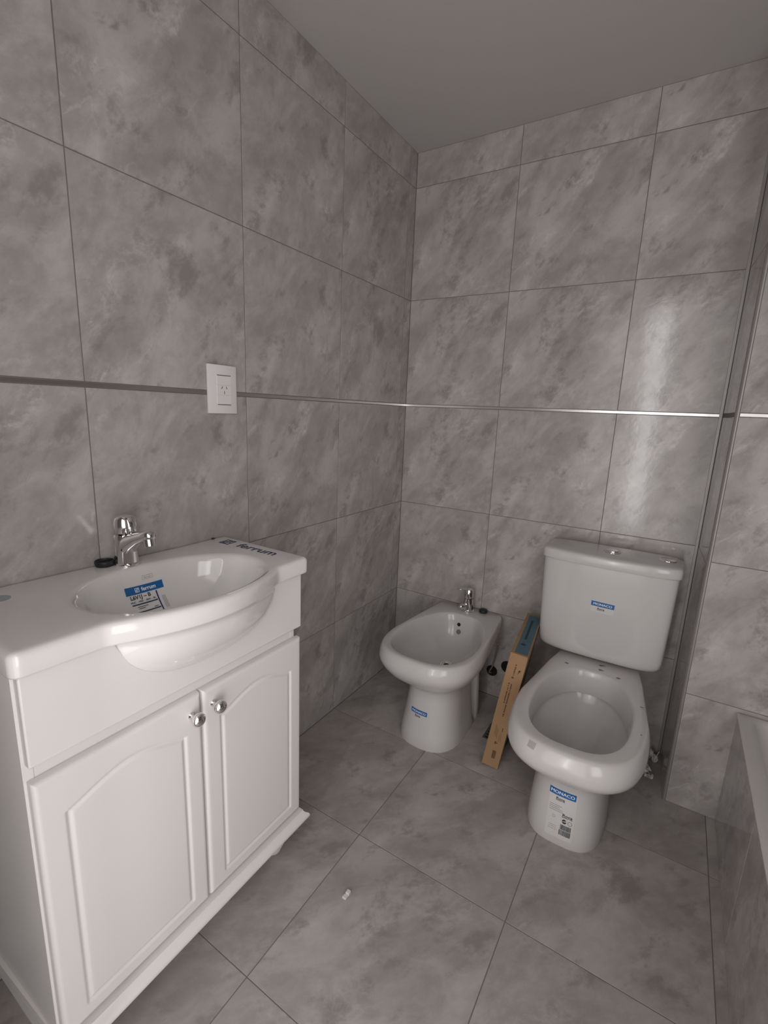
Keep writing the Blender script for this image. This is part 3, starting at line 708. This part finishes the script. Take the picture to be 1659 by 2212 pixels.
# bidet tap
px, py, pz = .399, -.052, .402
bt = thing('bidet_tap', (px, py, pz), 'small chrome tap with flat lever on the back deck of the bidet', 'tap')
bm = bmesh.new(); lathe(bm, [(.0290, .0002), (.0295, .003), (.0280, .0055), (.0245, .007), (.0232, .035), (.0205, .060), (.0, .061)], 32, (px, py, pz)); link('body', bm, M['chrome'], bt, angle=40)
bm = bmesh.new(); lathe(bm, [(.0198, .062), (.0203, .064), (.0203, .098), (.0185, .1015), (0, .102)], 32, (px, py, pz)); link('lever_cap', bm, M['chrome'], bt, angle=40)
bm = bmesh.new(); tube(bm, [(px, py, pz+.103), (px-.012, py-.016, pz+.1045), (px-.026, py-.036, pz+.107), (px-.032, py-.046, pz+.109)], [.0185, .0165, .0120, .007], 18, sq=.26); link('lever', bm, M['chrome'], bt, smooth=True)
bm = bmesh.new(); tube(bm, [(px-.004, py-.008, pz+.026), (px-.010, py-.030, pz+.030), (px-.015, py-.046, pz+.030), (px-.0165, py-.052, pz+.026)], [.013, .0115, .0105, .0095], 20); link('spout', bm, M['chrome'], bt, smooth=True)
bm = bmesh.new(); lathe(bm, [(.014, .0002), (.0175, .001), (.0185, .008), (.017, .0125), (.010, .0135), (0, .0135)], 28, (.464, -.0290, pz))
tag(link('rubber_plug', bm, M['black'], angle=40), 'round black rubber plug on the bidet deck right of the bidet tap', 'plug')

# ------------------------------------------------------------------ holes in the back wall, hose, drain
def wall_hole(x, z, r, lab):
    t = thing('pipe_hole', (x, 0, z), lab, 'hole')
    bm = bmesh.new(); lathe(bm, [(r+.0015, 0), (r+.0015, .0012), (r, .0014), (r, .0004)], 32, (x, -.0002, z), (0, -1, 0)); link('rim', bm, M['profile'], t)
    bm = bmesh.new(); lathe(bm, [(r, 0), (r, .0006), (0, .0006)], 32, (x, -.0002, z), (0, -1, 0)); link('opening', bm, M['hole'], t)
wall_hole(.588, .163, .028, 'dark round pipe hole in the back wall beside the cardboard box')
wall_hole(.520, .122, .025, 'dark round pipe hole in the back wall behind the bidet')
P = [(.548, -.046, .285), (.545, -.040, .25), (.535, -.030, .20), (.526, -.024, .155), (.516, -.020, .13), (.512, -.012, .115), (.518, -.002, .112)]
P = [crom(P, i/28) for i in range(29)]
tag(link('supply_hose', tube(bmesh.new(), P, .0032, 10), M['hose'], smooth=True), 'thin pale supply hose hanging behind the bidet', 'hose')
dr = thing('floor_drain', (.645, -.245, 0), 'flat grey metal floor drain cover partly under the cardboard box', 'drain')
link('frame', B(.597, .693, -.306, -.188, .0003, .0016, bev=.0005, seg=1), M['steel'], dr)
for k in range(6): link('slot', B(.606, .684, -.297+.018*k, -.290+.018*k, .0015, .0019), M['hole'], dr)

# ------------------------------------------------------------------ cardboard box
bx = thing('cardboard_box', (.652, -.430, .002), 'tall narrow cardboard box with teal label leaning between the bidet and toilet', 'box')
W_, D_, H_ = .0595, .380, .466
ex = Vector((.0665, -.002, -.0078*1)).normalized(); ez = Vector((.062, .008, .463)).normalized()
ey = ez.cross(ex).normalized(); 
yaw = Matrix.Rotation(math.radians(8.5), 3, ez); ex2 = yaw @ ex; ey2 = yaw @ ey
rotm = Matrix((ex2, ey2, ez)).transposed()
org = Vector((.649, -.452, .0))
low = min((rotm @ Vector((a*W_, b*D_, 0))).z for a in (0, 1) for b in (0, 1)); org.z = -low+.0022
TM = Matrix.Translation(org) @ rotm.to_4x4()
def bxlink(name, bm, m, lab=None, par=None):
    bmesh.ops.transform(bm, matrix=TM, verts=bm.verts); o = link(name, bm, m)
    attach(o, par or bx)
    if lab: o['label'] = lab
    return o
bxlink('carton', B(0, W_, 0, D_, 0, H_-.003, bev=.0012, seg=1), M['card'])
bxlink('top_flap', B(.0005, W_-.0005, .001, D_-.001, H_-.0035, H_-.001, bev=.0005, seg=1), M['card'])
lf = Frame((0, 0, H_-.001), (1, 0, 0), (0, 1, 0), None, .0004)
lab = bxlink('label', patch(bmesh.new(), lf, .012, .012, W_-.004, D_-.02, 0, 1, 1), M['teal'], 'teal label on the top of the box')
bm = bmesh.new(); patch(bm, lf, .026, .13, .034, .31, .0003, 1, 1); disc(bm, lf, .030, .085, .009, .0003); bxlink('label_print', bm, M['tealink'], None, lab)
ff = Frame((0, 0, 0), (0, 0, -1), (1, 0, 0), None, .0004)      # print runs down the narrow front: u down, v across
def front_patch(bm, z0, z1, x0, x1):
    y = -.0005
    bm.faces.new([bm.verts.new(p) for p in ((x0, y, z0), (x1, y, z0), (x1, y, z1), (x0, y, z1))])
bm = bmesh.new(); random.seed(5)
def words(z_top, z_bot, xa, xb):
    z = z_top
    while z > z_bot:
        h = random.uniform(.004, .007); front_patch(bm, max(z-h, z_bot), z, xa+random.uniform(0, .0008), xb-random.uniform(0, .0008)); z -= h+.0012 if random.random() < .75 else h+.004
words(.428, .385, .026, .031); front_patch(bm, .372, .379, .024, .031)
words(.352, .268, .019, .0235); words(.350, .215, .0275, .0325)
bxlink('lettering', bm, M['brownink'], 'brown lettering printed down the narrow side')
bm = bmesh.new()
for k in range(4): front_patch(bm, .135-.004*k, .178-.006*k, .017+.0035*k, .0178+.0035*k)
for k in range(2): front_patch(bm, .112, .150, .036+.005*k, .0368+.005*k)
front_patch(bm, .155, .172, .040, .0425)
front_patch(bm, .098, .110, .026, .030); front_patch(bm, .102, .106, .030, .036)
z = .038
while z < .070: front_patch(bm, z, z+.0017, .027, .040); z += .0024
bxlink('small_print', bm, M['brownink'], 'small print and bar marks near the foot')['kind'] = 'stuff'
bm = bmesh.new()
for p in (((.040, .407), (.046, .411), (.043, .400)), ((.043, .404), (.049, .412), (.047, .403)), ((.041, .401), (.044, .402), (.041, .392))):
    bm.faces.new([bm.verts.new((x, -.0006, z)) for x, z in p])
bxlink('emblem', bm, M['ink'], 'small black emblem')

# ------------------------------------------------------------------ scraps
def crumple(name, loc, sx, sy, sz, seed, lab, n=7, m=None):
    random.seed(seed); bm = bmesh.new()
    g = []
    for j in range(n):
        row = []
        for i in range(n):
            u, v = i/(n-1)-.5, j/(n-1)-.5
            row.append(bm.verts.new((u*sx+random.uniform(-.12, .12)*sx, v*sy+random.uniform(-.12, .12)*sy, abs(math.sin(3*u+seed)*math.cos(4*v))*sz*.5+random.uniform(0, .5)*sz)))
        g.append(row)
    for j in range(n-1):
        for i in range(n-1): bm.faces.new((g[j][i], g[j][i+1], g[j+1][i+1], g[j+1][i]))
    lo = min(v.co.z for v in bm.verts)
    for v in bm.verts: v.co.z -= lo; v.co += Vector(loc)
    o = link(name, bm, m or M['paper']); tag(o, lab, 'paper')
    md = o.modifiers.new('s', 'SOLIDIFY'); md.thickness = .0006
    return o
crumple('crumpled_paper', (1.150, -.150, .001), .055, .045, .045, 4, 'larger crumpled scrap of pale paper on the floor right of the toilet')
crumple('crumpled_paper', (1.177, -.158, .001), .026, .020, .018, 9, 'small bright torn paper scrap in front of the larger one right of the toilet', 4)
crumple('crumpled_paper', (1.186, -.050, .001), .028, .030, .055, 12, 'crumpled paper scrap in the corner where back wall meets boxed wall')
bm = B(.517, .529, -1.130, -1.118, .0005, .006, bev=.0012, seg=1); box(bm, .519, .530, -1.118, -1.106, .0005, .0105, bev=.0015, seg=1)
tag(link('white_chip', bm, M['paper']), 'small white plaster chip on the open floor right of the vanity cabinet', 'debris')
